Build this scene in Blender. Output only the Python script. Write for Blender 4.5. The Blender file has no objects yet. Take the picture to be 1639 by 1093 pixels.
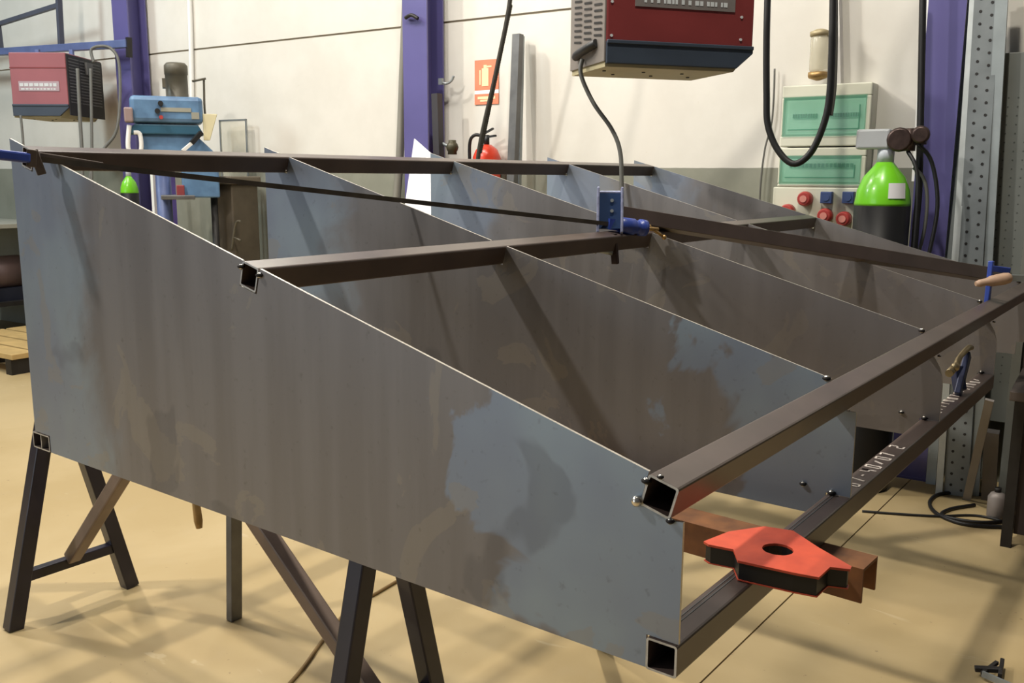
import bpy, bmesh, math, random
from mathutils import Vector, Matrix, Euler
random.seed(7)
SC = bpy.context.scene
COL = SC.collection

# ------------------------------------------------------------------ camera
F_PX, IW, IH = 1476.18, 1639, 1093
CAM = Vector((-1.1235, -2.4194, 1.4985))
CR = Vector((0.603, -0.7977, 0.0049)).normalized()
CF = Vector((0.7859, 0.593, -0.1753)).normalized()
CU = CR.cross(CF).normalized()
CR = CF.cross(CU).normalized()
cd = bpy.data.cameras.new('camera'); cam = bpy.data.objects.new('camera', cd); COL.objects.link(cam)
cam.matrix_world = Matrix(((CR.x, CU.x, -CF.x, CAM.x), (CR.y, CU.y, -CF.y, CAM.y), (CR.z, CU.z, -CF.z, CAM.z), (0, 0, 0, 1)))
cd.sensor_fit = 'HORIZONTAL'; cd.sensor_width = 36; cd.lens = 36 * F_PX / IW; cd.clip_start = .05
SC.camera = cam

# ------------------------------------------------------------------ world + lamps + exposure
w = bpy.data.worlds.new('world'); SC.world = w; w.use_nodes = True
w.node_tree.nodes['Background'].inputs[0].default_value = (.80, .86, 1.0, 1)
w.node_tree.nodes['Background'].inputs[1].default_value = .07
SC.view_settings.view_transform = 'Standard'; SC.view_settings.look = 'None'
SC.view_settings.gamma = 1; SC.view_settings.use_curve_mapping = False
SC.view_settings.exposure = -0.30

def lamp(name, loc, tgt, sx, sy, power, col):
    d = bpy.data.lights.new(name, 'AREA'); d.shape = 'RECTANGLE'; d.size = sx; d.size_y = sy
    d.energy = power; d.color = col
    o = bpy.data.objects.new(name, d); COL.objects.link(o); o.location = loc
    o.rotation_euler = (Vector(tgt) - Vector(loc)).to_track_quat('-Z', 'Y').to_euler()
    return o
lamp('high_bay_light', (-1.9, 2.0, 5.2), (1.2, -.6, .8), .22, .22, 200, (1, .94, .85))
lamp('high_bay_light', (.5, 3.6, 5.4), (.8, .3, .4), .2, .2, 185, (1, .92, .80))
lamp('high_bay_light', (.95, -1.25, 5.4), (.95, -1.25, 0), .2, .2, 190, (1, .93, .80))
lamp('strip_light', (1.7, 2.6, 4.7), (1.7, 2.6, 0), .5, 6.0, 135, (1, .94, .86))
lamp('wall_light', (2.3, 1.3, 3.7), (3.9, -1.0, 1.9), .2, .2, 26, (1, .95, .86))
lamp('high_bay_light', (-1.0, 6.5, 5.2), (3.4, 6.5, 2.0), .8, .8, 170, (.84, .98, 1.0))
lamp('side_fill_light', (-8.0, 3.5, 2.4), (0, -.8, 1.1), 5.0, 4.0, 190, (.82, .91, 1.0))  # added unseen cool fill, lights the rib faces and reflects in them

# ------------------------------------------------------------------ pixel / wall helpers (used for measuring positions only)
def ray(px, py): return CF + CR * ((px - IW / 2) / F_PX) - CU * ((py - IH / 2) / F_PX)
def onz(px, py, z): d = ray(px, py); return CAM + d * ((z - CAM.z) / d.z)
AL = math.radians(3.85)
WD = Vector((-math.sin(AL), math.cos(AL), 0)); WN = Vector((-math.cos(AL), -math.sin(AL), 0))
P0 = Vector((3.68, -1.32, 0))
def W(u, off, z): return P0 + WD * u + WN * off + Vector((0, 0, z))
def wp(px, py, off=0):
    d = ray(px, py); t = ((P0 + WN * off - CAM).dot(WN)) / d.dot(WN); X = CAM + d * t
    return (X - P0).dot(WD), X.z

# ------------------------------------------------------------------ materials
MATS = {}
def rgb(r, g, b):
    f = lambda c: ((c / 255 + .055) / 1.055) ** 2.4 if c > 10 else c / 255 / 12.92
    return (f(r), f(g), f(b), 1)
def mat(name, col, rough=.5, metal=0., var=.08, scale=6., bump=0., spec=.5, trans=0., alpha=1., dirt=None, coat=0.):
    if name in MATS: return MATS[name]
    m = bpy.data.materials.new(name); m.use_nodes = True; nt = m.node_tree; b = nt.nodes['Principled BSDF']
    b.inputs['Roughness'].default_value = rough; b.inputs['Metallic'].default_value = metal
    b.inputs['Specular IOR Level'].default_value = spec
    b.inputs['Transmission Weight'].default_value = trans; b.inputs['Alpha'].default_value = alpha
    b.inputs['Coat Weight'].default_value = coat
    geo = nt.nodes.new('ShaderNodeNewGeometry')
    n = nt.nodes.new('ShaderNodeTexNoise'); n.inputs['Scale'].default_value = scale; n.inputs['Detail'].default_value = 6
    nt.links.new(geo.outputs['Position'], n.inputs['Vector'])
    r = nt.nodes.new('ShaderNodeValToRGB'); r.color_ramp.elements[0].position = .3; r.color_ramp.elements[1].position = .7
    c = col[:3]; lo = tuple(max(0, x * (1 - var)) for x in c); hi = tuple(min(1, x * (1 + var)) for x in c)
    if dirt: lo = dirt[:3]
    r.color_ramp.elements[0].color = (*lo, 1); r.color_ramp.elements[1].color = (*hi, 1)
    nt.links.new(n.outputs['Fac'], r.inputs['Fac']); nt.links.new(r.outputs['Color'], b.inputs['Base Color'])
    if bump:
        bp = nt.nodes.new('ShaderNodeBump'); bp.inputs['Strength'].default_value = bump; bp.inputs['Distance'].default_value = .01
        nt.links.new(n.outputs['Fac'], bp.inputs['Height']); nt.links.new(bp.outputs['Normal'], b.inputs['Normal'])
    MATS[name] = m; return m

class NT:   # tiny node helper
    def __init__(s, m): s.nt = m.node_tree; s.b = s.nt.nodes['Principled BSDF']
    def n(s, t, **k):
        o = s.nt.nodes.new(t)
        for a, v in k.items(): setattr(o, a, v)
        return o
    def l(s, a, b): s.nt.links.new(a, b)
    def math(s, op, a, b=None, c=None, clamp=False):
        o = s.n('ShaderNodeMath', operation=op, use_clamp=clamp)
        for i, v in enumerate((a, b, c)):
            if v is None: continue
            if isinstance(v, (int, float)): o.inputs[i].default_value = v
            else: s.l(v, o.inputs[i])
        return o.outputs[0]
    def mix(s, f, a, b):
        o = s.n('ShaderNodeMix', data_type='RGBA')
        if isinstance(f, (int, float)): o.inputs[0].default_value = f
        else: s.l(f, o.inputs[0])
        for i, v in ((6, a), (7, b)):
            if isinstance(v, tuple): o.inputs[i].default_value = v
            else: s.l(v, o.inputs[i])
        return o.outputs[2]
    def noise(s, vec, scale, detail=4, rough=.5, dist=0):
        o = s.n('ShaderNodeTexNoise'); o.inputs['Scale'].default_value = scale; o.inputs['Detail'].default_value = detail
        o.inputs['Roughness'].default_value = rough; o.inputs['Distortion'].default_value = dist
        s.l(vec, o.inputs['Vector']); return o.outputs['Fac']
    def ramp(s, f, lo, hi):
        o = s.n('ShaderNodeMapRange', interpolation_type='SMOOTHSTEP'); s.l(f, o.inputs[0])
        o.inputs[1].default_value = lo; o.inputs[2].default_value = hi; return o.outputs[0]
    def vec(s, v, sc):
        o = s.n('ShaderNodeMapping'); s.l(v, o.inputs[0]); o.inputs['Scale'].default_value = sc; return o.outputs[0]

def plate_material():
    m = bpy.data.materials.new('mill_scale_sheet_steel'); m.use_nodes = True; N = NT(m); b = N.b
    g = N.n('ShaderNodeNewGeometry').outputs['Position']
    sp = N.n('ShaderNodeSeparateXYZ'); N.l(g, sp.inputs[0])
    q = N.math('MULTIPLY', sp.outputs[1], -1.0)
    g3 = N.vec(g, (2.6, 1, 1))
    wob = N.math('MULTIPLY', N.math('SUBTRACT', N.noise(g3, 3.2, 5, .55, .6), .5), 1.1)
    # blue scale near both ends of every sheet, brown scale in the middle, with torn edges
    hi = N.ramp(N.math('ADD', q, wob), 1.49, 1.53)
    lo = N.math('SUBTRACT', 1.0, N.ramp(N.math('ADD', q, N.math('MULTIPLY', wob, .5)), .22, .40))
    hi = N.math('MULTIPLY', hi, N.math('SUBTRACT', 1.0, N.math('MULTIPLY', N.ramp(sp.outputs[0], 1.1, 1.2), .92)))
    blue = N.math('MAXIMUM', hi, N.math('MULTIPLY', lo, .8))
    streak = N.noise(N.vec(g, (3, 7, .6)), 2.2, 4)
    brown = N.mix(N.ramp(streak, .35, .65), (.205, .196, .200, 1), (.236, .227, .231, 1))
    bluec = N.mix(N.ramp(N.noise(g3, 2.3, 3), .4, .6), (.30, .375, .45, 1), (.245, .295, .385, 1))
    base = N.mix(blue, brown, bluec)
    blot = N.ramp(N.noise(g3, 4.5, 5, .55, .8), .585, .60)
    base = N.mix(N.math('MULTIPLY', blot, .35), base, (.33, .30, .25, 1))
    dk = N.ramp(N.noise(g3, 2.1, 4, .5, .5), .60, .625)
    base = N.mix(N.math('MULTIPLY', dk, .30), base, (.085, .085, .10, 1))
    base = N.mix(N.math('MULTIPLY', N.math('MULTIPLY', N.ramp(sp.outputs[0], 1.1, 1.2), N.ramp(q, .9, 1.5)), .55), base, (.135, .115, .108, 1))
    fine = N.noise(g, 60, 3)
    base = N.mix(N.math('MULTIPLY', N.ramp(fine, .62, .8), .25), base, (.07, .06, .05, 1))
    N.l(base, b.inputs['Base Color'])
    b.inputs['Metallic'].default_value = .45; b.inputs['Specular IOR Level'].default_value = .6
    r = N.n('ShaderNodeMapRange'); N.l(streak, r.inputs[0]); r.inputs[3].default_value = .34; r.inputs[4].default_value = .5
    N.l(r.outputs[0], b.inputs['Roughness'])
    MATS['plate'] = m; return m
PLATE = plate_material()
EDGE = mat('cut_steel_edge', rgb(205, 200, 190), .35, .7, .15, 40)
TUBE = mat('dark_mill_scale_tube', (.080, .058, .050, 1), .33, .05, .2, 9, spec=.75)
CUT = mat('saw_cut_tube_rim', rgb(190, 190, 188), .4, .5, .2, 60)
WELD = mat('shiny_weld_bead', rgb(210, 205, 195), .25, .9, .3, 80)
SCORCH = mat('weld_scorch', rgb(28, 24, 24), .7, .2, .3, 60)
CHALK = mat('white_chalk', rgb(225, 215, 205), .9, 0, .1, 60)
RUST = mat('rusty_channel', rgb(125, 82, 48), .75, .1, .2, 14, dirt=rgb(88, 58, 38), bump=.3)
NAVY = mat('navy_purple_paint', rgb(30, 27, 42), .38, .1, .25, 10, coat=.15)
BROWNTUBE = mat('worn_brown_steel', rgb(122, 106, 96), .5, .2, .2, 8)
GREYSTEEL = mat('grey_steel', rgb(105, 105, 105), .45, .5, .2, 10)
DARK = mat('dark_steel', rgb(45, 43, 42), .5, .4, .3, 12)
BLACK = mat('black_rubber', rgb(22, 22, 24), .5, 0, .2, 20)
PURPLE = mat('purple_column_paint', rgb(90, 86, 138), .35, 0, .08, 3, coat=.2)
GALV = mat('galvanised_steel', rgb(150, 156, 158), .42, .6, .15, 14)
DULL = mat('dull_grey_panel', rgb(118, 122, 118), .55, .1, .08, 5)
WHITE = mat('white_plastic', rgb(235, 235, 232), .5, 0, .03, 4)
CREAM = mat('cream_plastic', rgb(205, 205, 188), .45, 0, .04, 5)
REDP = mat('red_paint', rgb(176, 62, 48), .45, 0, .15, 12)
MAG = mat('magnet_red_orange_paint', rgb(204, 84, 58), .5, 0, .12, 14, dirt=rgb(178, 68, 50))
MAROON = mat('maroon_welder_paint', rgb(120, 48, 48), .42, .05, .08, 6)
ROSE = mat('faded_red_welder_paint', rgb(142, 84, 90), .42, 0, .06, 6)
TEAL = mat('blue_grey_plastic', rgb(52, 62, 76), .5, 0, .1, 6)
GREYVENT = mat('grey_vent_panel', rgb(125, 118, 112), .5, .1, .1, 8)
BLUECAST = mat('blue_machine_paint', rgb(96, 132, 168), .45, 0, .1, 10, dirt=rgb(78, 108, 142))
BLUEC = mat('blue_clamp_paint', rgb(52, 74, 158), .38, 0, .15, 20)
LIMEG = mat('lime_green_paint', rgb(118, 205, 38), .3, 0, .05, 6, coat=.3)
BLKCYL = mat('black_cylinder_paint', rgb(20, 20, 22), .45, 0, .2, 8, spec=.3)
BRASS = mat('brass', rgb(165, 135, 88), .45, .6, .2, 30)
WOODH = mat('varnished_wood_handle', rgb(170, 140, 118), .5, 0, .15, 25)
WOOD = mat('pale_board', rgb(190, 160, 105), .7, 0, .15, 6)
PAPER = mat('white_paper_sheet', rgb(246, 246, 250), .8, 0, .02, 4)
BLUERAIL = mat('slate_blue_rail', rgb(92, 106, 150), .45, .1, .15, 8)
GRNDOOR = mat('green_tinted_window', rgb(120, 190, 160), .12, 0, .06, 6, spec=.5, alpha=.28)
SOCKB = mat('blue_socket_plastic', rgb(58, 74, 120), .45)
SOCKR = mat('red_socket_plastic', rgb(170, 62, 58), .45)
SIGNR = mat('faded_red_sign', rgb(222, 128, 96), .6, 0, .06, 9)
SIGNY = mat('sign_pictogram_cream', rgb(240, 214, 170), .6, 0, .03, 9)
LABELG = mat('pale_label_print', rgb(190, 195, 198), .6, 0, .05, 20)
LABELD = mat('dull_label_print', rgb(110, 104, 102), .6, 0, .08, 20)
CLEAR = mat('clear_bowl', rgb(230, 225, 205), .15, 0, .05, 6, trans=.5, alpha=.8)
OLIVE = mat('olive_grey_motor', rgb(84, 80, 68), .5, .1, .12, 12)
HOSEG = mat('grey_cable', rgb(92, 92, 88), .55, 0, .1, 20)
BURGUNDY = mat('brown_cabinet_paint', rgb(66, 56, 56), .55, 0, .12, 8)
SCREEN = mat('clear_guard', rgb(225, 220, 200), .2, 0, .02, 4, alpha=.25)

# ------------------------------------------------------------------ mesh builder
class MB:
    def __init__(s): s.v = []; s.f = []; s.mi = []; s.sm = []
    def add(s, vs, fs, mi=0, smooth=False):
        o = len(s.v); s.v += [Vector(p) for p in vs]
        for f in fs: s.f.append([i + o for i in f]); s.mi.append(mi); s.sm.append(smooth)
        return s
    def box(s, a, b, mi=0, M=None):
        x0, y0, z0 = a; x1, y1, z1 = b
        vs = [Vector(p) for p in ((x0,y0,z0),(x1,y0,z0),(x1,y1,z0),(x0,y1,z0),(x0,y0,z1),(x1,y0,z1),(x1,y1,z1),(x0,y1,z1))]
        if M: vs = [M @ p for p in vs]
        return s.add(vs, [(0,3,2,1),(4,5,6,7),(0,1,5,4),(1,2,6,5),(2,3,7,6),(3,0,4,7)], mi)
    def cbox(s, c, d, mi=0, rot=None):
        M = Matrix.Translation(Vector(c)) @ (Euler(rot).to_matrix().to_4x4() if rot else Matrix())
        return s.box([-k / 2 for k in d], [k / 2 for k in d], mi, M)
    def prism(s, poly, ax, h0, h1, mi=0, M=None, smooth=False):
        # polygon in the two axes other than ax (in cyclic order), extruded h0..h1
        n = len(poly)
        def P(p, h): return {'x': (h, p[0], p[1]), 'y': (p[0], h, p[1]), 'z': (p[0], p[1], h)}[ax]
        vs = [Vector(P(p, h0)) for p in poly] + [Vector(P(p, h1)) for p in poly]
        if M: vs = [M @ p for p in vs]
        s.add(vs, [list(range(n - 1, -1, -1)), list(range(n, 2 * n))], mi)
        o = len(s.v) - 2 * n
        for i in range(n):
            j = (i + 1) % n; s.f.append([o + i, o + j, o + n + j, o + n + i]); s.mi.append(mi); s.sm.append(smooth)
        return s
    def bar(s, a, b, wd, ht=None, mi=0, up=(0, 0, 1), hollow=0):
        a = Vector(a); b = Vector(b); d = (b - a); L = d.length; d.normalize(); up = Vector(up)
        if abs(d.dot(up)) > .98: up = Vector((1, 0, 0))
        sx = d.cross(up).normalized(); sz = sx.cross(d).normalized(); ht = ht or wd
        M = Matrix(((sx.x, d.x, sz.x, a.x), (sx.y, d.y, sz.y, a.y), (sx.z, d.z, sz.z, a.z), (0, 0, 0, 1)))
        if not hollow: return s.box((-wd/2, 0, -ht/2), (wd/2, L, ht/2), mi, M)
        t = hollow; o = []; 
        for (ww, hh) in ((wd/2, ht/2), (wd/2 - t, ht/2 - t)):
            for y in (0, L): o += [(-ww, y, -hh), (ww, y, -hh), (ww, y, hh), (-ww, y, hh)]
        vs = [M @ Vector(p) for p in o]
        fs = []
        for i in range(4):
            j = (i + 1) % 4
            fs += [(i, j, 4 + j, 4 + i), (8 + i, 12 + i, 12 + j, 8 + j)]
        s.add(vs, fs, mi)
        fe = []
        for i in range(4):
            j = (i + 1) % 4
            fe += [(i, 8 + i, 8 + j, j), (4 + i, 4 + j, 12 + j, 12 + i)]
        s.f += [[k + len(s.v) - 16 for k in f] for f in fe]; s.mi += [mi + 1] * 8; s.sm += [False] * 8
        return s
    def cyl(s, a, b, r, r2=None, n=16, mi=0, caps=True):
        return s.lathe_axis(a, b, [(r, 0), (r2 if r2 is not None else r, 1)], n, mi, caps)
    def lathe_axis(s, a, b, prof, n=20, mi=0, caps=True):
        a = Vector(a); b = Vector(b); d = b - a; u = d.normalized()
        e = u.orthogonal().normalized(); g = u.cross(e)
        vs = []
        for r, t in prof:
            for i in range(n):
                an = 2 * math.pi * i / n; vs.append(a + d * t + (e * math.cos(an) + g * math.sin(an)) * max(r, 1e-5))
        fs = []
        for k in range(len(prof) - 1):
            for i in range(n):
                j = (i + 1) % n; fs.append((k*n + i, k*n + j, (k+1)*n + j, (k+1)*n + i))
        s.add(vs, fs, mi, True)
        if caps:
            o = len(s.v) - len(vs)
            s.f += [[o + i for i in range(n - 1, -1, -1)], [o + (len(prof)-1)*n + i for i in range(n)]]; s.mi += [mi]*2; s.sm += [False]*2
        return s
    def tube(s, pts, r, n=8, mi=0, sub=6):
        P = [Vector(p) for p in pts]
        if len(P) > 2 and sub > 1:
            Q = []
            for i in range(len(P) - 1):
                p0 = P[max(i-1, 0)]; p1 = P[i]; p2 = P[i+1]; p3 = P[min(i+2, len(P)-1)]
                for k in range(sub):
                    t = k / sub
                    Q.append(.5 * ((2*p1) + (p2-p0)*t + (2*p0-5*p1+4*p2-p3)*t*t + (3*p1-p0-3*p2+p3)*t**3))
            P = Q + [P[-1]]
        vs = []; prev = None
        for i, p in enumerate(P):
            d = (P[min(i+1, len(P)-1)] - P[max(i-1, 0)]).normalized()
            e = (prev - d * prev.dot(d)) if prev else d.orthogonal()
            if e.length < 1e-6: e = d.orthogonal()
            e.normalize(); prev = e; g = d.cross(e)
            for k in range(n):
                a = 2*math.pi*k/n; vs.append(p + (e*math.cos(a) + g*math.sin(a))*r)
        fs = []
        for i in range(len(P)-1):
            for k in range(n):
                j = (k+1) % n; fs.append((i*n+k, i*n+j, (i+1)*n+j, (i+1)*n+k))
        s.add(vs, fs, mi, True); o = len(s.v) - len(vs)
        s.f += [[o + k for k in range(n-1, -1, -1)], [o + (len(P)-1)*n + k for k in range(n)]]; s.mi += [mi]*2; s.sm += [False]*2
        return s
    def ball(s, c, r, n=10, mi=0):
        prof = [(r*math.sin(math.pi*k/6), (1-math.cos(math.pi*k/6))/2) for k in range(7)]
        c = Vector(c); return s.lathe_axis(c - Vector((0,0,r)), c + Vector((0,0,r)), prof, n, mi, False)
    def build(s, name, mats, parent=None, world=False, bevel=0, smooth_all=False):
        me = bpy.data.meshes.new(name)
        vs = s.v
        if world and parent:
            Mi = root_matrix(parent).inverted(); vs = [Mi @ p for p in s.v]
        me.from_pydata([tuple(p) for p in vs], [], s.f)
        if not isinstance(mats, (list, tuple)): mats = [mats]
        for m in mats: me.materials.append(m)
        for p, mi, sm in zip(me.polygons, s.mi, s.sm): p.material_index = min(mi, len(mats)-1); p.use_smooth = sm
        bm = bmesh.new(); bm.from_mesh(me); bmesh.ops.recalc_face_normals(bm, faces=bm.faces)
        bm.to_mesh(me); bm.free()
        o = bpy.data.objects.new(name, me); COL.objects.link(o)
        if parent: o.parent = parent
        if bevel:
            md = o.modifiers.new('bevel', 'BEVEL'); md.width = bevel; md.segments = 2; md.limit_method = 'ANGLE'; md.angle_limit = math.radians(40)
        return o
def root_matrix(o):
    M = Matrix.Translation(o.location) @ o.rotation_euler.to_matrix().to_4x4()
    return root_matrix(o.parent) @ M if o.parent else M
def thing(name, label, cat, loc=(0, 0, 0), rz=0, group=None, rot=None):
    o = bpy.data.objects.new(name, None); COL.objects.link(o); o.location = loc
    o.rotation_euler = rot if rot else (0, 0, rz); o.empty_display_size = .1
    tag(o, label, cat, group); return o
def tag(o, label=None, cat=None, group=None, kind=None):
    if label: o['label'] = label
    if cat: o['category'] = cat
    if group: o['group'] = group
    if kind: o['kind'] = kind
    return o
def wthing(name, label, cat, u, off, z, group=None): return thing(name, label, cat, W(u, off, z), AL, group)
# local frame of a wthing: +x into the wall, +y to the left along the wall, +z up

# ================================================================== SETTING
def floor_material():
    m = bpy.data.materials.new('tan_painted_concrete'); m.use_nodes = True; N = NT(m); b = N.b
    g = N.n('ShaderNodeNewGeometry').outputs['Position']
    n1 = N.noise(g, .9, 5, .55, .4); n2 = N.noise(g, 7, 6)
    base = N.mix(N.ramp(n1, .35, .65), (.40, .30, .150, 1), (.47, .365, .20, 1))
    base = N.mix(N.math('MULTIPLY', N.ramp(n2, .55, .75), .2), base, (.42, .33, .2, 1))
    spk = N.ramp(N.noise(g, 45, 2), .73, .76)
    base = N.mix(N.math('MULTIPLY', spk, .5), base, (.15, .11, .07, 1))
    scuff = N.ramp(N.noise(N.vec(g, (1, .25, 1)), 5, 4, .6, 1.5), .66, .70)
    base = N.mix(N.math('MULTIPLY', scuff, .22), base, (.66, .58, .42, 1))
    N.l(base, b.inputs['Base Color']); b.inputs['Roughness'].default_value = .5; b.inputs['Specular IOR Level'].default_value = .35
    return m
FLOORM = floor_material()
f = MB(); JY = -1.336
f.box((-14, -12, -.1), (9, JY - .003, 0)); f.box((-14, JY + .003, -.1), (9, 16, 0)); f.box((-14, JY - .003, -.1), (9, JY + .003, -.006), 1)
tag(f.build('floor', [FLOORM, mat('floor_joint_filler', rgb(70, 55, 38), .8)]), kind='structure')

def wall_material():
    m = bpy.data.materials.new('cream_wall_with_grey_dado'); m.use_nodes = True; N = NT(m); b = N.b
    g = N.n('ShaderNodeNewGeometry').outputs['Position']
    sp = N.n('ShaderNodeSeparateXYZ'); N.l(g, sp.inputs[0])
    n = N.noise(g, 2.5, 6, .6)
    up = N.mix(N.ramp(n, .3, .7), (.61, .59, .54, 1), (.66, .64, .59, 1))
    pit = N.ramp(N.noise(g, 22, 2), .74, .77)
    up = N.mix(N.math('MULTIPLY', pit, .25), up, (.55, .5, .42, 1))
    lo = N.mix(N.ramp(n, .3, .7), (.20, .205, .165, 1), (.245, .25, .205, 1))
    edge = N.math('ADD', sp.outputs[2], N.math('MULTIPLY', N.math('SUBTRACT', N.noise(g, 12, 2), .5), .006))
    N.l(N.mix(N.math('GREATER_THAN', edge, 1.556), lo, up), b.inputs['Base Color'])
    b.inputs['Roughness'].default_value = .75
    bp = N.n('ShaderNodeBump'); bp.inputs['Strength'].default_value = .25; bp.inputs['Distance'].default_value = .01
    N.l(n, bp.inputs['Height']); N.l(bp.outputs[0], b.inputs['Normal'])
    return m
wl = MB()
MW = Matrix.Translation(P0) @ Matrix.Rotation(AL, 4, 'Z')
wl.box((.2, -6, 0), (.35, 14, 2.493), 0, MW); wl.box((.2, -6, 2.507), (.35, 14, 4.993), 0, MW); wl.box((.212, -6, 2.493), (.35, 14, 2.507), 1, MW)
wl.box((.2, -6, 5.007), (.35, 14, 6), 0, MW)
tag(wl.build('wall_back', [wall_material(), mat('panel_joint', rgb(150, 140, 122), .9)]), kind='structure')

# purple H columns
def column(u, lab, wd=.2, dep=.18):
    c = wthing('steel_column', lab, 'column', u, 0, 0, 'purple steel columns along the wall')
    h = 6; t = .013
    MB().box((0, -wd/2, 0), (t, wd/2, h)).box((dep - t, -wd/2, 0), (dep, wd/2, h)).box((t, -.005, 0), (dep - t, .005, h)).build('column_profile', PURPLE, c)
    MB().box((-.005, -wd/2 - .05, 0), (dep, wd/2 + .05, .012)).build('base_plate', PURPLE, c)
    return c
column(0.0, 'purple steel column between the black and green gas cylinder and the leaning grey rails', .165)
column(3.175, 'purple steel column in the middle with the white sheet leaning at its foot')
column(6.28, 'purple steel column behind the blue drill press')

# ================================================================== STEEL FRAME
S = .7807; TH = .005
SL = .2755; cA, sA = math.cos(.2688), math.sin(.2688)
frame = thing('steel_frame', 'large unfinished frame of sloping grey steel ribs joined by dark square tubes, resting on trestles', 'steel frame', (0, 0, .789))
def ptz(q): return 1.588 - SL * q
def notch(q, w=.05):
    # tube section: outer corners, top-back at (q, ptz(q)), tilted with the slope
    a = Vector((q, ptz(q))); e = Vector((cA, -sA)); n = Vector((sA, cA))
    return a, a + w*e, a + w*e - w*n, a - w*n
NA = notch(.068); NB = notch(.915); NC = notch(1.8203)
ND = [Vector(p) for p in ((1.8245, .839), (1.8745, .839), (1.8745, .789), (1.8245, .789))]
NE = [Vector(p) for p in ((-.012, .832), (.074, .832), (.074, .789), (-.012, .789))]
def rib_poly(rounded):
    g = .002
    P = [(.076, .789), (1.8225, .789), (1.8225, .841), (1.8745, .841)]
    if rounded: P += [(1.8745, .94), (1.871, .968), (1.863, .993), (1.851, 1.014), (1.838, 1.028), tuple(NC[2] - Vector((.035, -.012)))]
    else: P += [(1.8745, 1.025), tuple(NC[2] + Vector((.004, -.001)))]
    P += [tuple(NC[3] + Vector((-g, -g))), tuple(NC[0] + Vector((-g, g)))]
    for n in (NB, NA):
        P += [tuple(n[1] + Vector((g, g*0))), tuple(n[2] + Vector((g, -g))), tuple(n[3] + Vector((-g, -g))), tuple(n[0] + Vector((-g, 0)))]
    P += [(0, 1.588), (0, .834), (.076, .834)]
    return P
ribs = []
for k in range(5):
    x = k * S
    P = [(-q, z) for q, z in rib_poly(k >= 2)]
    mb = MB(); mb.prism(P, 'x', x - TH/2, x + TH/2)
    n = len(P)
    for i in range(len(mb.mi)):
        if i >= 2: mb.mi[i] = 1
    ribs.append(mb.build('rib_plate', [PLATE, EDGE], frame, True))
ribs[0]['label'] = 'nearest rib plate, its whole outer face in view'
def sqtube(N, x0, x1, name='square_tube', t=.0035):
    mb = MB()
    c = sum(N, Vector((0, 0))) / 4
    inn = [c + (p - c) * (1 - 2*t/(N[1]-N[0]).length) for p in N]
    inn = [Vector((c.x + (p.x-c.x)*(1-2*t/(N[1]-N[0]).length), c.y + (p.y-c.y)*(1-2*t/(N[0]-N[3]).length))) for p in N]
    # bevelled outer contour
    def rnd(Q, r):
        out = []
        for i in range(4):
            p = Q[i]; a = (Q[i-1] - p).normalized(); b = (Q[(i+1) % 4] - p).normalized()
            out += [p + a*r, p + a*r*.3 + b*r*.3, p + b*r]
        return out
    O = rnd(N, .004); I = rnd(inn, .002); n = 12
    vs = [(x, -p.x, p.y) for x in (x0, x1) for p in O] + [(x, -p.x, p.y) for x in (x0, x1) for p in I]
    fs = []; fe = []
    for i in range(n):
        j = (i+1) % n
        fs += [(i, j, n+j, n+i), (2*n+i, 3*n+i, 3*n+j, 2*n+j)]
        fe += [(i, 2*n+i, 2*n+j, j), (n+i, n+j, 3*n+j, 3*n+i)]
    mb.add(vs, fs, 0); mb.f += fe; mb.mi += [1]*len(fe); mb.sm += [False]*len(fe)
    return mb.build(name, [TUBE, CUT], frame, True)
XE = 4*S + .004
tA = sqtube(NA, -.004, XE); tB = sqtube(NB, -.004, XE); tC = sqtube(NC, -.006, XE + .02); tD = sqtube(ND, -.006, 3*S + .012)
tE = sqtube(NE, -.004, XE)
tE['label'] = 'rectangular tube at the low back edge'
MB().box((-.004, .031-.0015-.062, .7925), (.5, .031+.0015-.062, .8285)).build('tube_divider', CUT, tE, True)
def bead(parent, x, q, z, r=.006, scorch=True, dx=0):
    m = MB().ball((x, -q, z), r)
    m.lathe_axis((x, -q, z - r*1.1), (x, -q, z + r*1.1), [(.0001, 0), (r*1.25, .4), (r*1.3, .6), (.0001, 1)], 10, 1, False) if scorch else None
    m.build('tack_weld', [WELD, SCORCH], parent, True)
for n, t in ((NB, tB), (NC, tC)):
    bead(t, -.005, n[0].x - .004, n[0].y - .012, .006)
bead(tB, -.005, NB[1].x + .003, NB[1].y - .012, .006)
bead(tC, -.008, NC[3].x - .004, NC[3].y + .004, .0085, False)
bead(tC, -.006, NC[1].x - .03, NC[1].y + .012, .004)
bead(tC, -.006, NC[2].x + .001, NC[2].y - .001, .005)
for k in (1, 2, 3, 4):
    x = k*S - .006
    bead(tA, x, NA[2].x + .003, NA[2].y + .006, .004)
    bead(tC, x, NC[0].x - .01, NC[0].y + .002, .007)
    if k < 4:
        bead(tD, x, ND[0].x - .05, ND[0].y + .012, .006); bead(tD, x, ND[0].x + .012, ND[0].y + .005, .007)
    bead(tC, x + .012, NC[2].x + .003, NC[2].y - .004, .004)
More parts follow.
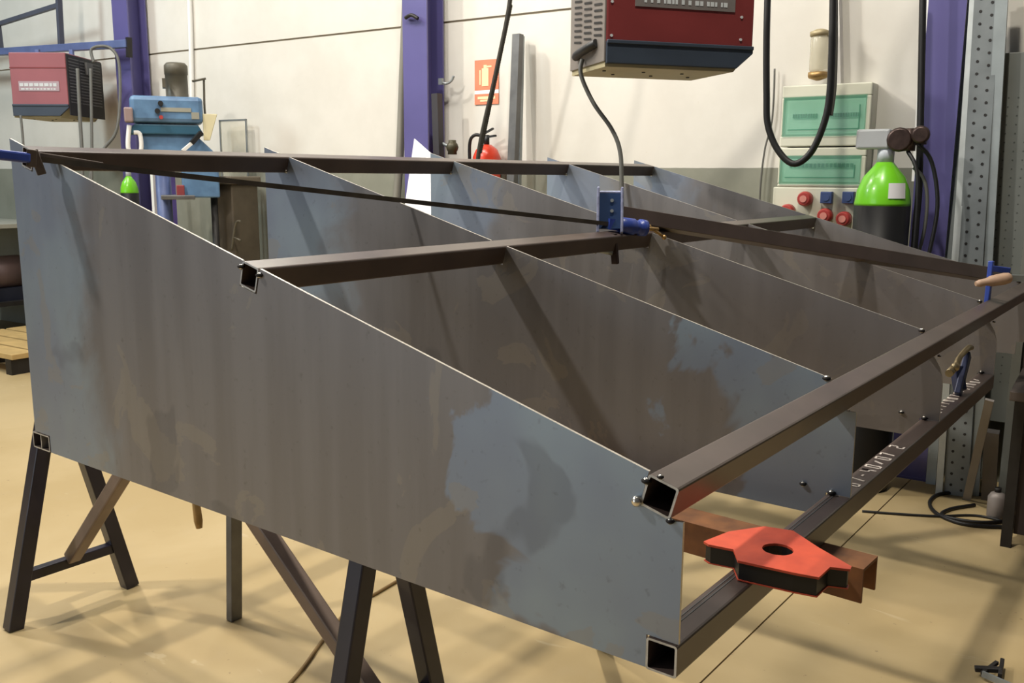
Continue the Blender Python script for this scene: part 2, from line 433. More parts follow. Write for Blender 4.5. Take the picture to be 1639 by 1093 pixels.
# chalk figures and rolled seam on the low front tube
def stroke(x, q, pts, s=.032):
    ck = MB()
    for (a, b), (c, d) in zip(pts[:-1], pts[1:]):
        ck.bar((x + (a)*s, -q + (b-.5)*s, .8395), (x + c*s, -q + (d-.5)*s, .8395), .0045, .0012)
    ck.build('chalk_figure', CHALK, tD, True)['label'] = 'white chalk figure on the tube top'
G = {'0': [(.1,0),(.6,0),(.6,1),(.1,1),(.1,0)], '4': [(.1,1),(.1,.45),(.6,.45),(.6,1),(.6,0)], '7': [(.1,1),(.6,1),(.3,0)],
     'x': [(.1,.1),(.6,.8)], '-': [(.1,.5),(.5,.5)], '5': [(.6,1),(.1,1),(.1,.55),(.6,.5),(.6,0),(.1,0)], '2': [(.1,1),(.6,1),(.6,.55),(.1,.4),(.1,0),(.6,0)]}
xx = .86
for ch in '07-40x07 2':
    if ch in G: stroke(xx, 1.849, G[ch])
    xx += .040
for i in range(15):
    x = 1.62 + i*.042; stroke(x, 1.842 + random.uniform(-.006, .006), random.choice([G['0'], G['x'], G['2'], G['4'], G['7']]), .026)
MB().box((0, -1.843, .8385), (.85, -1.8405, .8397)).box((0, -1.836, .8385), (.85, -1.834, .8397)).build('rolled_seam', GREYSTEEL, tD, True)

# loose tube lying down the slope on top of the ribs
dirv = Vector((1.35, -.907, -.2499)); e = dirv.normalized()
a = Vector((1.475, -.828, 1.588 - SL*.828 + .0275)); b = a + dirv*1.03
lb = MB(); lb.bar(a, b, .05, .05, 0, (SL*0, SL, 1), .0035)
tag(lb.build('square_steel_bar', [TUBE, CUT], None, bevel=.003), 'loose dark square bar clamped diagonally on top of the ribs', 'steel bar')

# ================================================================== TRESTLES
t1 = thing('trestle', 'dark navy painted trestle with splayed legs under the near rib plate', 'trestle', (.376, -.13, 0))
yb, yf, TX = .64, -.9, .376
MB().bar((TX, yb + .03, .763), (TX, yf - .03, .763), .07, .05).build('top_beam', NAVY, t1, True, bevel=.003)
for y in (yb, yf):
    for s in (-1, 1): 
        MB().bar((TX + s*.034, y, .738), (TX + s*.211, y, 0.0), .05, .05, up=(0, 1, 0)).build('leg', NAVY, t1, True, bevel=.004)
    MB().bar((TX - .165, y, .17), (TX + .165, y, .17), .035, .035).build('crossbar', NAVY, t1, True, bevel=.003)
MB().bar((TX, yb - .01, .185), (TX, yb - .56, .742), .045, .045).build('brace', BROWNTUBE, t1, True, bevel=.006)['label'] = 'bare brown diagonal brace'
MB().bar((TX, yf + .01, .185), (TX, yf + .70, .742), .045, .045).build('brace', BROWNTUBE, t1, True, bevel=.006)['label'] = 'bare brown diagonal brace'
t2 = thing('trestle', 'rusty channel beam on plain grey upright posts under the second rib', 'trestle', (.73, -.6, 0))
Mc = Matrix.Translation((.70, .25, .785)) @ Matrix.Rotation(math.atan2(2.17, .10) - math.pi, 4, 'Z')
L2 = 2.225
ch = MB(); ch.box((0, -.04, -.006), (L2, .04, 0), 0, Mc); ch.box((0, -.04, -.068), (L2, -.034, -.006), 0, Mc); ch.box((0, .034, -.068), (L2, .04, -.006), 0, Mc)
ch.v = [Vector(((p.x), p.y, p.z)) for p in ch.v]
ch.build('channel_beam', RUST, t2, True)
MB().bar((.66, .115, 0), (.70, .115, .74), .045, .03, up=(0, 1, 0)).build('post', GREYSTEEL, t2, True, bevel=.003)
MB().bar((1.28, -.98, 0), (.79, -1.40, .742), .045, .03, up=(0, 1, 0)).build('post', GREYSTEEL, t2, True, bevel=.003)

# ================================================================== MAGNET
mg = thing('magnetic_welding_square', 'red arrow shaped welding magnet with a round hole resting on the low front tube', 'magnet', (.338, -1.887, .84))
pl = [(0.293,-1.771),(0.363,-1.787),(0.426,-1.828),(0.437,-1.877),(0.39,-1.938),(0.344,-2.009),(0.331,-2.011),(0.32,-1.982),(0.269,-1.981),(0.262,-1.945),(0.252,-1.852),(0.291,-1.827),(0.285,-1.784)]
hc = Vector((.338, -1.887)); HR = .026
def plate_hole(z0, z1, grow, mbx, mi=0, mr=1):
    n = len(pl); K = 26
    out = [hc + (Vector(p) - hc) * grow for p in pl]
    # resample outer contour by angle
    pts = []
    for i in range(n):
        a = out[i]; b = out[(i+1) % n]
        for t in (0, .5): pts.append(a.lerp(b, t))
    m = len(pts)
    inn = [hc + (p - hc).normalized() * HR for p in pts]
    vs = [(p.x, p.y, z) for z in (z0, z1) for p in pts] + [(p.x, p.y, z) for z in (z0, z1) for p in inn]
    fs = []; fr = []
    for i in range(m):
        j = (i+1) % m
        fs += [(i, j, 2*m+j, 2*m+i), (m+i, 3*m+i, 3*m+j, m+j)]
        fr += [(i, m+i, m+j, j), (2*m+i, 2*m+j, 3*m+j, 3*m+i)]
    mbx.add(vs, fs, mi); mbx.add([], [], mi)
    o = len(mbx.v) - 4*m
    mbx.f += [[o+k for k in f] for f in fr]; mbx.mi += [mr]*len(fr); mbx.sm += [False]*len(fr)
    return mbx
plate_hole(.872, .876, 1.0, MB(), 0, 0).build('side_plate', MAG, mg, True)
plate_hole(.8405, .8425, .985, MB(), 0, 0).build('side_plate', MAG, mg, True)
plate_hole(.8425, .872, .965, MB(), 0, 0).build('magnet_core', BLACK, mg, True)['label'] = 'black core between the red plates'

# ================================================================== CLAMPS
# long sash clamp stretched across the top
sc = thing('sash_clamp', 'long sash clamp, thin black bar with blue jaws, stretched across the frame top', 'clamp', (.75, -.45, 1.5))
SP = Vector((0, -.235, 1.5295)); SB = CAM + ray(1005, 362) * 2.9; sd = (SB - SP).normalized(); SA = SP - sd*.06
MB().bar(SA, SB, .007, .013).build('clamp_bar', mat('worn_bar', rgb(84, 77, 68), .4, .5, .3, 20), sc, True)
j = MB(); j.bar(SA - sd*.12, SA - sd*.0, .034, .024); j.build('sliding_jaw', BLUEC, sc, True, bevel=.005)
j = MB(); j.bar(SA - sd*.01, SA + sd*.012, .03, .04); j.bar(SA + sd*.005 + Vector((0, 0, .02)), SA + sd*.02 + Vector((0, .0, -.035)), .02, .02); j.bar(SA + sd*.03 + Vector((.0, .03, .012)), SA + sd*.15 + Vector((.03, .05, .004)), .02, .012)
j.build('jaw_tongue', mat('brown_worn_clamp_steel', rgb(88, 78, 72), .5, .4, .2, 20), sc, True, bevel=.002)
j = MB(); p = SB - sd*.035; j.lathe_axis(p, p + sd*.10, [(.018, 0), (.026, .08), (.026, .55), (.021, .6), (.021, .76), (.027, .8), (.026, 1)], 18)
j.bar(p - sd*.04, p + sd*.04 , .02, .034); jo = j.build('screw_head', BLUEC, sc, True)
j = MB(); q0 = SB + sd*.065; j.cyl(q0, q0 + sd*.05, .007, n=12); hv = Vector((.6, -.55, -.55)).normalized(); j.cyl(q0 + sd*.03 - hv*.012, q0 + sd*.03 + hv*.045, .0045, n=10); j.ball(q0 + sd*.03 + hv*.047, .008); j.ball(q0 + sd*.03 - hv*.014, .007)
j.build('tommy_bar', BRASS, sc, True)

# upright clamp gripping bar and middle tube
kc = thing('g_clamp', 'upright blue channel clamp with drilled face gripping the left end of the loose bar', 'clamp', (1.50, -.845, 1.33))
bx = SB - sd*.068 + Vector((0, 0, .005)); M = Matrix.Translation(bx) @ Euler((0, math.radians(16), math.radians(33))).to_matrix().to_4x4()
j = MB(); j.box((-.004, -.033, -.02), (.006, .033, .092), 0, M)
j.build('drilled_face', mat('dark_blue_face', rgb(38, 60, 98), .4, .1, .1, 20), kc, True)
j = MB(); 
for s in (-1, 1): j.box((-.022, s*.037 - .004, -.035), (.012, s*.037 + .004, .108), 0, M)
j.box((-.004, -.034, .092), (.010, .034, .10), 0, M)
j.build('channel_flange', mat('chipped_pale_blue', rgb(150, 155, 185), .4, .3, .25, 60), kc, True, bevel=.002)
j = MB()
for zz in (.035, .068): MB().cyl(M @ Vector((-.009, -.006, zz)), M @ Vector((.009, -.006, zz)), .0055, n=10).build('rivet', GALV, kc, True)
j = MB(); pz = Vector((1.345, -.945, 1.28)); j.bar(pz + Vector((0, 0, .05)), pz + Vector((.012, -.004, -.045)), .022, .014); j.build('lower_arm', mat('burnt_dark_brown', rgb(50, 36, 34), .5, .4, .3, 30), kc, True, bevel=.002)
j = MB(); j.cyl(pz + Vector((-.03, .04, -.0)), pz + Vector((.0, 0, -.01)), .009, n=12); j.cyl(pz + Vector((-.035, .048, .0)), pz + Vector((-.03, .04, 0)), .014, n=12)
j.build('pressure_pad', GALV, kc, True)

# clamp at the right end of the loose bar
rc = thing('f_clamp', 'blue clamp with pale wooden handle at the right end of the loose bar', 'clamp', (2.80, -1.76, 1.14))
c0 = onz(1583, 450, 1.15)
j = MB(); j.bar(c0 + Vector((.0, .0, -.09)), c0 + Vector((.01, -.0, .07)), .016, .03); j.bar(c0 + Vector((.0, .0, .045)), c0 + Vector((.06, -.05, .035)), .016, .022)
j.build('jaw', BLUEC, rc, True, bevel=.003)
j = MB(); vv = (CR*.12 + Vector((0, 0, .022))); j.lathe_axis(c0 - vv*.55 - CF*.04, c0 + vv*.45 - CF*.04, [(.008, 0), (.013, .12), (.013, .3), (.019, .45), (.021, .8), (.018, .95), (.012, 1)], 14)
j.build('handle', WOODH, rc, True)
j = MB(); j.bar(c0 + vv*.42 - CF*.03, c0 + vv*.42 + CR*.2 - CF*.03 + Vector((0, 0, -.005)), .012, .022); j.build('clamp_bar', GALV, rc, True)

# clamp standing on the low front tube by the third rib
c1 = Vector((3*S - .30, -1.80, .85))
fc = thing('f_clamp', 'blue clamp with brass coloured screw upright on the low front tube between the far ribs', 'clamp', c1)
pb = onz(1537, 622, .86); pt = onz(1528, 590, .96)
base = Vector((1.93, -1.845, .8405))
j = MB(); j.bar(base, base + Vector((.10, .0, .115)), .018, .035); j.bar(base + Vector((.03, 0, .01)), base + Vector((.05, .02, .08)), .03, .03); j.build('jaw', mat('dark_blue_clamp', rgb(40, 48, 78), .45, .2, .2, 20), fc, True, bevel=.003)
j = MB(); j.tube([base + Vector((-.02, .01, .085)), base + Vector((.02, .01, .112)), base + Vector((.09, .0, .135)), base + Vector((.14, -.0, .13))], .009, 8); j.cyl(base + Vector((-.05, .02, .075)), base + Vector((.0, .02, .08)), .012, n=12); j.ball(base + Vector((-.012, .012, .09)), .014)
j.build('screw', mat('tarnished_brass', rgb(142, 128, 98), .4, .6, .3, 30), fc, True)

# brass pendant below near rib plate (screw end of a clamp)
pc = thing('clamp_screw', 'worn brass coloured screw end hanging below the lower edge of the near rib plate', 'clamp screw', (.25, -.62, .72))
a0 = Vector((.2, 0, 0)); q1 = None
def onx(px, py, x): d = ray(px, py); return CAM + d * ((x - CAM.x) / d.x)
A1 = onx(308, 795, .2); A2 = onx(319, 845, .2)
A0 = Vector((A1.x, A1.y, .789))
MB().lathe_axis(A0, A2, [(.005, 0), (.006, .45), (.006, .55), (.010, .66), (.011, .9), (.008, 1)], 14).build('screw_body', BRASS, pc, True)
MB().box((A0.x - .02, A0.y - .02, .765), (A0.x + .02, A0.y + .02, .789)).build('screw_seat', DARK, pc, True, bevel=.003)

# clamp lying on the floor
fl = thing('f_clamp', 'small dark clamp lying on the floor at the bottom right', 'clamp', onz(1590, 1080, 0))
g0 = onz(1572, 1078, .02); g1 = onz(1602, 1060, .02); g2 = onz(1560, 1070, .02)
MB().bar(g2, onz(1604, 1072, .03), .02, .014).bar(onz(1604, 1060, .02), onz(1600, 1085, .02), .012, .03).bar(g0, onz(1596, 1060, .03), .012, .012).build('jaw', DARK, fl, True, bevel=.002)
MB().bar(g0, onz(1650, 1112, .012), .008, .018).build('clamp_bar', GALV, fl, True)

# ================================================================== WELDERS
def welder(root, body, Lw, Dp, Ht, vent_right, txt):
    # local: x = width (long side facing -y), y = depth, z = 0 at bottom
    MB().box((0, 0, .07), (Lw, Dp, Ht)).build('housing', body, root, bevel=.006)
    sk = MB(); sk.prism([(-.0, .012), (Lw - .075, .012), (Lw + .0, .075), (Lw, .10), (0, .10)], 'y', -.006, .012); sk.box((0, -.012, .088), (Lw, 0, .104)); sk.build('skirt', TEAL, root, bevel=.003)
    un = MB(); un.prism([(0, 0), (Lw - .08, 0), (Lw - .02, .07), (0, .07)], 'y', .012, Dp - .01); un.build('underside', mat('cream_underside', rgb(176, 166, 132), .6, 0, .08, 8), root)
    for i in range(6): MB().cyl((.05 + i*.09, Dp*.35 + (i % 2)*.12, .001), (.05 + i*.09, Dp*.35 + (i % 2)*.12, -.004), .008, n=8).build('underside_screw', DARK, root)
    x = Lw if vent_right else 0; s = 1 if vent_right else -1
    pm = BLACK if vent_right else GREYVENT
    x0, x1 = sorted((x, x + s*.008))
    MB().box((x0, .006, .02), (x1, Dp - .006, Ht - .01)).build('vent_panel', pm, root, bevel=.002)
    vm = MB()
    for c in range(3):
        for r in range(int((Ht - .14) / .024)):
            y = .03 + c*(Dp - .06)/3; z = .12 + r*.024
            xa, xb = sorted((x + s*.008, x + s*.011))
            if not vent_right: vm.add([(xb if s > 0 else xa, y, z), (xa, y + (Dp-.06)/3 - .03, z + .010), (xa, y + (Dp-.06)/3 - .03, z + .019), (xa, y, z + .009)], [(0, 1, 2, 3)])
            else: vm.box((xa, y, z), (xb, y + (Dp-.06)/3 - .02, z + .008))
    vm.build('louvre', DARK if not vent_right else GREYSTEEL, root)
    txt(root, Lw, Ht)
def text2(root, Lw, Ht):
    m = MB(); z = Ht*.5
    m.box((Lw*.18, -.004, z - .012), (Lw*.86, -.001, z + .055), 0)
    m.build('label_strip', LABELD, root)
    m = MB(); x = Lw*.24; random.seed(3)
    while x < Lw*.8:
        wd = random.uniform(.008, .018); m.box((x, -.0055, z + .004), (x + wd, -.004, z + .022)); x += wd + random.choice([.005, .005, .018])
    m.build('label_print', LABELG, root)
    for (x, z) in ((.02, .12), (.02, .25), (Lw - .06, .13), (Lw - .06, .22)): MB().cyl((x, 0, z), (x, -.004, z), .006, n=8).build('housing_screw', LABELG, root)
def text1(root, Lw, Ht):
    z = Ht*.46
    MB().box((Lw*.14, -.004, z - .025), (Lw*.86, -.001, z + .05)).build('label_strip', mat('rose_grey_print', rgb(160, 140, 148), .6), root)
    m = MB(); x = Lw*.16; random.seed(5)
    while x < Lw*.80:
        wd = random.uniform(.02, .035); m.box((x, -.0055, z + .010), (x + wd, -.004, z + .035), 0); x += wd + .008
    x = Lw*.18
    while x < Lw*.8: wd = random.uniform(.012, .03); m.box((x, -.0055, z - .016), (x + wd, -.004, z - .004), 0); x += wd + .008
    m.build('label_print', LABELG, root)
    MB().box((0, -.003, Ht*.76), (Lw, 0, Ht*.775)).build('housing_seam', MAROON, root)
# hanging welder in the middle: long face looks back at the camera
az = math.radians(54)
p2 = CAM + ray(970, 106) * 3.72
w2 = thing('welding_machine', 'dark red welding machine with louvred grey end hanging over the frame, seen from below', 'welding machine', p2, az - math.pi/2)
welder(w2, MAROON, .665, .40, .50, False, text2)
hg = MB(); 
for x in (.12, .55): hg.bar((x, .2, .50), (x, .2, .95), .03, .03)
hg.bar((-.1, .2, .965), (.9, .2, .965), .05, .05)
hg.build('hanging_bracket', BLUERAIL, w2)
m = MB(); m.tube([(-.012, .08, .10), (-.03, .13, .085), (-.028, .25, .075), (-.018, .30, .07)], .018, 10); m.build('cable_gland', BLACK, w2)
pcb = [CAM + ray(*q) * d for q, d in (((932, 95), 3.9), ((930, 120), 3.9), ((950, 165), 3.9), ((978, 205), 3.9), ((992, 240), 3.9), ((995, 292), 3.9), ((996, 420), 3.9))]
cb = MB().tube(pcb, .0095, 8, sub=8).build('power_cable', HOSEG, w2, True)
# wall boom and far welder
ub, _ = wp(165, 100, .5)
boom = wthing('wall_boom', 'slate blue lattice boom arm reaching left from the far column', 'boom arm', wp(215, 90, .12)[0], .12, 2.5)
def WB(px, py, off=.12):
    u, z = wp(px, py, off); return W(u, off, z)
MB().bar(WB(-60, 87), WB(206, 70), .06, .06).build('lower_rail', BLUERAIL, boom, True, bevel=.004)
MB().bar(WB(-60, 57), WB(95, 8), .035, .035).build('upper_chord', mat('dark_grey_blue', rgb(72, 76, 90), .5), boom, True)
MB().bar(WB(92, -40), WB(98, 72), .04, .04).build('upright', MATS['dark_grey_blue'], boom, True)
MB().bar(WB(-3, 38), WB(2, 80), .035, .035).build('upright', MATS['dark_grey_blue'], boom, True)
MB().bar(WB(206, 60), WB(207, 92), .03, .04).build('pivot_bracket', DARK, boom, True)
az1 = math.radians(36)
p1 = CAM + ray(22, 188) * 7.35
w1 = thing('welding_machine', 'faded red welding machine with black end hanging under the blue boom at the far left', 'welding machine', p1, az1 - math.pi/2)
welder(w1, ROSE, .45, .62, .50, True, text1)
for x in (.08, .36): MB().bar((x, .3, .50), (x, .3, .56), .03, .03).build('hanging_bracket', BLUERAIL, w1)
MB().box((.458, .30, .36), (.48, .40, .46)).build('socket_block', GREYSTEEL, w1)
for name, pts, r in (('power_cable', ((33, 185), (36, 215), (38, 250), (44, 400), (52, 540)), .010), ('power_cable', ((124, 110), (126, 150), (128, 190), (131, 240), (133, 330), (140, 540)), .014),
                     ('power_cable', ((145, 110), (146, 160), (147, 240), (147, 330), (152, 540)), .012), ('power_cable', ((150, 100), (146, 80), (160, 74), (178, 78), (190, 100), (192, 160), (186, 210), (168, 236), (150, 262), (140, 330), (146, 540)), .012)):
    MB().tube([CAM + ray(*q) * 7.3 for q in pts], r, 8, sub=8).build(name, HOSEG, w1, True)

# ================================================================== DRILL PRESS
OD = .55
U0 = wp(272, 200, OD)[0]; DPL = W(U0, OD, 0); DPA = math.radians(57)
def dl(px, py):     # point on the upright plane through the press that faces the aisle
    n = Vector((math.cos(DPA), math.sin(DPA), 0)); d = ray(px, py); t = (DPL - CAM).dot(n) / d.dot(n); X = CAM + d*t
    return (X - DPL).dot(Vector((-n.y, n.x, 0))), X.z
dp = wthing('drill_press', 'tall light blue drill press with olive motor on top beside the far column', 'drill press', U0, OD, 0); dp.rotation_euler = (0, 0, DPA)
def rect(mb, a, b, x0, x1, mi=0):
    (y0, z0), (y1, z1) = dl(*a), dl(*b); mb.box((x0, min(y0, y1), min(z0, z1)), (x1, max(y0, y1), max(z0, z1)), mi); return mb
rect(MB(), (206, 152), (326, 198), -.02, .30).build('head', BLUECAST, dp, bevel=.03)
rect(MB(), (198, 172), (214, 196), -.05, .1).build('spindle_cap', mat('worn_pinkish_cap', rgb(150, 130, 128), .5), dp, bevel=.01)
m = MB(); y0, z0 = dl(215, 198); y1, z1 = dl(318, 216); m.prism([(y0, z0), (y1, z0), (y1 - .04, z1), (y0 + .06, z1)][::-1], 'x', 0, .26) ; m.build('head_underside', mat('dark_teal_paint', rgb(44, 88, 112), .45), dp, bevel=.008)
m = MB(); ya, za = dl(226, 214); yb_, zb_ = dl(312, 214); yc, zc = dl(345, 245); yd, zd = dl(226, 245); m.prism([(ya, za), (yb_, zb_), (yc, zc), (yc, zc - .06), (yd, zd - .06)][::-1], 'x', .03, .24); m.build('gearbox', BLUECAST, dp, bevel=.012)
m = MB(); (y, zt), (_, zb2) = dl(281, 97), dl(281, 158); rr = abs(dl(262, 120)[0] - dl(301, 120)[0]) / 2
m.lathe_axis((.16, y, zb2), (.16, y, zt), [(rr*1.05, 0), (rr*1.05, .08), (rr*.95, .1), (rr*.95, .68), (rr*1.0, .69), (rr, .93), (rr*.8, 1)], 24); m.build('motor', OLIVE, dp)
rect(MB(), (259, 125), (265, 140), .0, .1).build('terminal_box', OLIVE, dp)
rect(MB(), (257, 172), (306, 180), -.026, -.02).build('rating_plate', mat('tan_plate', rgb(150, 150, 138), .5), dp)
rect(MB(), (306, 180), (319, 191), -.026, -.02).build('rating_plate', mat('tan_plate', rgb(150, 150, 138), .5), dp)
m = MB()
for q in ((257, 166), (252, 178)): y, z = dl(*q); m.cyl((-.02, y, z), (-.045, y, z), .018, n=14)
m.build('switch_knob', BLACK, dp)
y, z = dl(258, 188); MB().cyl((-.02, y, z), (-.04, y, z), .014, n=14).build('stop_button', SOCKR, dp)
y, z = dl(258, 240); y2, z2 = dl(258, 420); MB().cyl((.14, y, .03), (.14, y, z + .06), .055, n=20).build('pillar', BLUERAIL, dp)
MB().box((-.1, y - .15, 0), (.22, y + .15, .05)).build('base', BLUECAST, dp, bevel=.01)
rect(MB(), (290, 270), (352, 316), -.05, .16).build('table_bracket', BLUECAST, dp, bevel=.01)
rect(MB(), (282, 296), (296, 316), -.08, -.0).build('vise', mat('dull_red_vise', rgb(140, 60, 62), .5), dp, bevel=.006)
y, z = dl(300, 312); MB().box((-.14, y - .05, z - .03), (.16, y + .18, z)).build('table', GREYSTEEL, dp, bevel=.005)
y, z = dl(343, 316); MB().cyl((.05, y, .05), (.05, y, z + .0), .025, n=14).build('support_rod', DARK, dp)
m = MB(); (ya, za), (yb_, zb_) = dl(322, 212), dl(292, 242); (yc, zc) = dl(306, 230); m.bar((-.03, ya, za), (-.06, yc, zc), .03, .03, 0); m.bar((-.06, yc, zc), (-.08, yb_, zb_), .022, .022, 1)
m.build('feed_lever', [BLACK, WHITE], dp)
m = MB(); m.tube([(.1, *dl(308, 128)), (.08, *dl(330, 124))], .008, sub=1).tube([(.1, *dl(327, 126)), (.1, *dl(328, 170)), (.08, *dl(330, 190))], .008, sub=4).build('lamp_arm', OLIVE, dp)
m = MB(); (ya, za), (yb_, zb_) = dl(324, 182), dl(350, 225); m.prism([(ya, za), (yb_, za + .0), (yb_ + .06, zb_), (ya, zb_)][::-1], 'x', .0, .03); m.build('belt_guard', mat('pale_yellow_guard', rgb(214, 206, 170), .5), dp, bevel=.004)
m = MB(); m.tube([(0, *dl(207, 200)), (0, *dl(206, 240)), (0, *dl(225, 242)), (0, *dl(224, 215)), (0, *dl(214, 212))], .016, 8).build('white_hook', WHITE, dp)
# clear screen behind drill
ug, zg = wp(372, 225, -.12)
gs = wthing('guard_screen', 'thin framed clear guard screen standing to the right of the drill press', 'guard screen', ug, -.12, 1.35)
(a_, zt), (b_, zb_) = wp(350, 192, -.12), wp(396, 250, -.12)
MB().box((0, b_ - ug, -1.35 + .0), (.012, b_ - ug + .012, zt - 1.35)).box((0, a_ - ug - .012, -1.35), (.012, a_ - ug, zt - 1.35)).box((0, b_ - ug, zt - 1.362), (.012, a_ - ug, zt - 1.35)).build('screen_frame', GALV, gs)
MB().box((.004, b_ - ug, zb_ - 1.35 - .3), (.008, a_ - ug, zt - 1.36)).build('screen_panel', SCREEN, gs)

# ================================================================== WALL ITEMS
def wtube(name, label, cat, pts, off, r, m, group=None, parent=None):
    P = [W(wp(x, y, off)[0], off, wp(x, y, off)[1]) for x, y in pts]
    o = MB().tube(P, r, 8, sub=6).build(name, m, parent, bool(parent))
    if not parent: tag(o, label, cat, group)
    return o
wtube('wall_conduit', 'white vertical conduit on the wall above the drill press', 'conduit', ((302, -40), (306, 80), (309, 262)), -.18, .02, WHITE)
tag(MB().bar(WB(1338, -60, -.17), WB(1342, 138, -.17), .07, .04, up=WD).build('cable_duct', mat('pale_grey_duct', rgb(205, 203, 200), .6)), 'pale grey cable duct rising from the electrical boxes', 'cable duct')
wtube('grey_pipe', 'grey vertical pipe on the wall just left of the middle column', 'pipe', ((652, -40), (646, 100), (640, 250), (634, 330)), -.13, .028, mat('grey_pipe_paint', rgb(128, 126, 118), .5))
# post in the column recess
tag(MB().bar(WB(699, 150, .06), WB(708, 420, .06), .05, .05).build('dark_upright_tube', mat('dark_grey_tube', rgb(62, 60, 64), .5, .3)), 'dark grey tube standing against the middle column', 'steel tube')
# leaning profiles by extinguisher
for (a1, b1, rr, mm, lab) in (((829, 55), (823, 420), .055, GREYSTEEL, 'darker grey steel profile leaning on the wall right of the fire extinguisher'),
                          ((835, 58), (839, 430), .03, GALV, 'thin pale steel profile behind the darker leaning profile')):
    off = -.08 if rr > .05 else -.15
    ub_, zb_ = wp(*a1, off); tag(MB().bar(W(ub_, off, zb_), W(wp(*b1, off)[0], off + .12, 0), rr, rr*.8).build('leaning_profile', mm), lab, 'steel profile', 'steel profiles leaning beside the extinguisher')
# fire sign
us, zs = wp(779, 132, -.195)
sg = wthing('fire_extinguisher_sign', 'faded red fire extinguisher sign on the cream wall above the extinguisher', 'sign', us, -.195, zs)
def sl(px, py): u, z = wp(px, py, -.195); return u - us, z - zs
def srect(a, b, x0, x1): (y0, z0), (y1, z1) = sl(*a), sl(*b); return ((x0, min(y0, y1), min(z0, z1)), (x1, max(y0, y1), max(z0, z1)))
MB().box(*srect((760, 97), (798, 143), -.002, .003)).box(*srect((760, 151), (798, 166), -.002, .003)).build('sign_panel', SIGNR, sg)
MB().box(*srect((760, 144), (798, 150), -.001, .003)).build('sign_gap', PAPER, sg)
m = MB(); y0, z0 = sl(777, 104); y1, z1 = sl(777, 138); m.box((-.004, y0 - .026, z1), (-.002, y0 + .026, z0 - .02)); m.box((-.004, y0 - .012, z0 - .02), (-.002, y0 + .012, z0)); m.box((-.004, y0 - .05, z0 - .016), (-.002, y0, z0 - .006)); m.box((-.004, y0 + .035, z1 + .01), (-.002, y0 + .045, z0 - .03)); m.build('pictogram', SIGNY, sg)
MB().box(*srect((765, 155), (793, 158), -.004, -.002)).box(*srect((769, 160), (789, 162), -.004, -.002)).build('sign_lines', SIGNY, sg)
# extinguisher
ue, ze = wp(766, 236, 0)
fe = wthing('fire_extinguisher', 'red fire extinguisher with black hose and handle hung on the wall below its sign', 'fire extinguisher', ue, -.09, ze - .5)
MB().lathe_axis((0, 0, 0), (0, 0, .52), [(.085, 0), (.09, .03), (.09, .85), (.07, .94), (.03, 1)], 24).build('cylinder', mat('extinguisher_red', rgb(205, 62, 38), .3, 0, .05, 5, coat=.3), fe)
MB().cyl((0, 0, .52), (0, 0, .58), .018, n=12).bar((0, -.07, .575), (0, .02, .565), .02, .012).bar((0, -.05, .62), (0, .03, .585), .02, .01).build('valve_handle', BLACK, fe)
MB().tube([(0, .02, .57), (-.02, .08, .58), (-.02, .12, .52), (-.01, .12, .3)], .011, 8).build('hose', BLACK, fe)
MB().box((.085, -.04, .3), (.11, .04, .4)).build('wall_bracket', DARK, fe)
# dark valve & hook
uv, zv = wp(730, 236, .0)
vv_ = wthing('pipe_valve', 'small dark valve with pale pipe stub beside the middle column', 'valve', uv, .02, zv)
MB().cyl((-.02, 0, -.045), (-.02, 0, .045), .03, .024, n=10).ball((-.02, 0, .0), .04).build('valve_body', mat('olive_dark_valve', rgb(70, 66, 48), .5, .3), vv_)
MB().tube([(-.02, .085, .03), (-.02, .055, .015), (-.02, .03, .01)], .011, 8).build('pipe_stub', GALV, vv_)
uh, zh = wp(722, 131, -.15)
hk = wthing('wall_hook', 'small white hook on the edge of the middle column', 'hook', uh, -.1, zh)
MB().tube([(0, .05, .0), (0, 0, -.015), (0, -.04, .0), (0, -.06, .03)], .008, 8).box((-.01, .03, -.02), (.01, .06, .02)).build('hook_body', GALV, hk)
# small bracket high on column 2
ux, zx = wp(664, 28, .0)
MBk = MB().tube([W(ux + .06, .02, zx), W(ux, .035, zx + .01), W(ux - .05, .03, zx - .015)], .012, 8); tag(MBk.build('cable_hook', DARK), 'dark hook high on the face of the middle column', 'hook')
# rope
rp = [W(wp(820, -60, .3)[0], .3, wp(820, -60, .3)[1]), W(wp(815, 10, .3)[0], .3, wp(815, 10, .3)[1]), W(wp(793, 120, .3)[0], .3, wp(793, 120, .3)[1]), W(wp(766, 246, .3)[0], .3, wp(766, 246, .3)[1]), W(wp(765, 330, .3)[0], .3, wp(765, 330, .3)[1])]
m = MB().tube(rp, .013, 8, sub=10)
for k in range(60):
    t = k/60; p = rp[1].lerp(rp[3], t); m.ball(p + Vector((.008, 0, 0)), .0155, 6)
tag(m.build('hanging_rope', mat('dark_olive_rope', rgb(46, 44, 38), .8, 0, .3, 60)), 'dark twisted rope hanging slantwise in front of the fire extinguisher sign', 'rope')
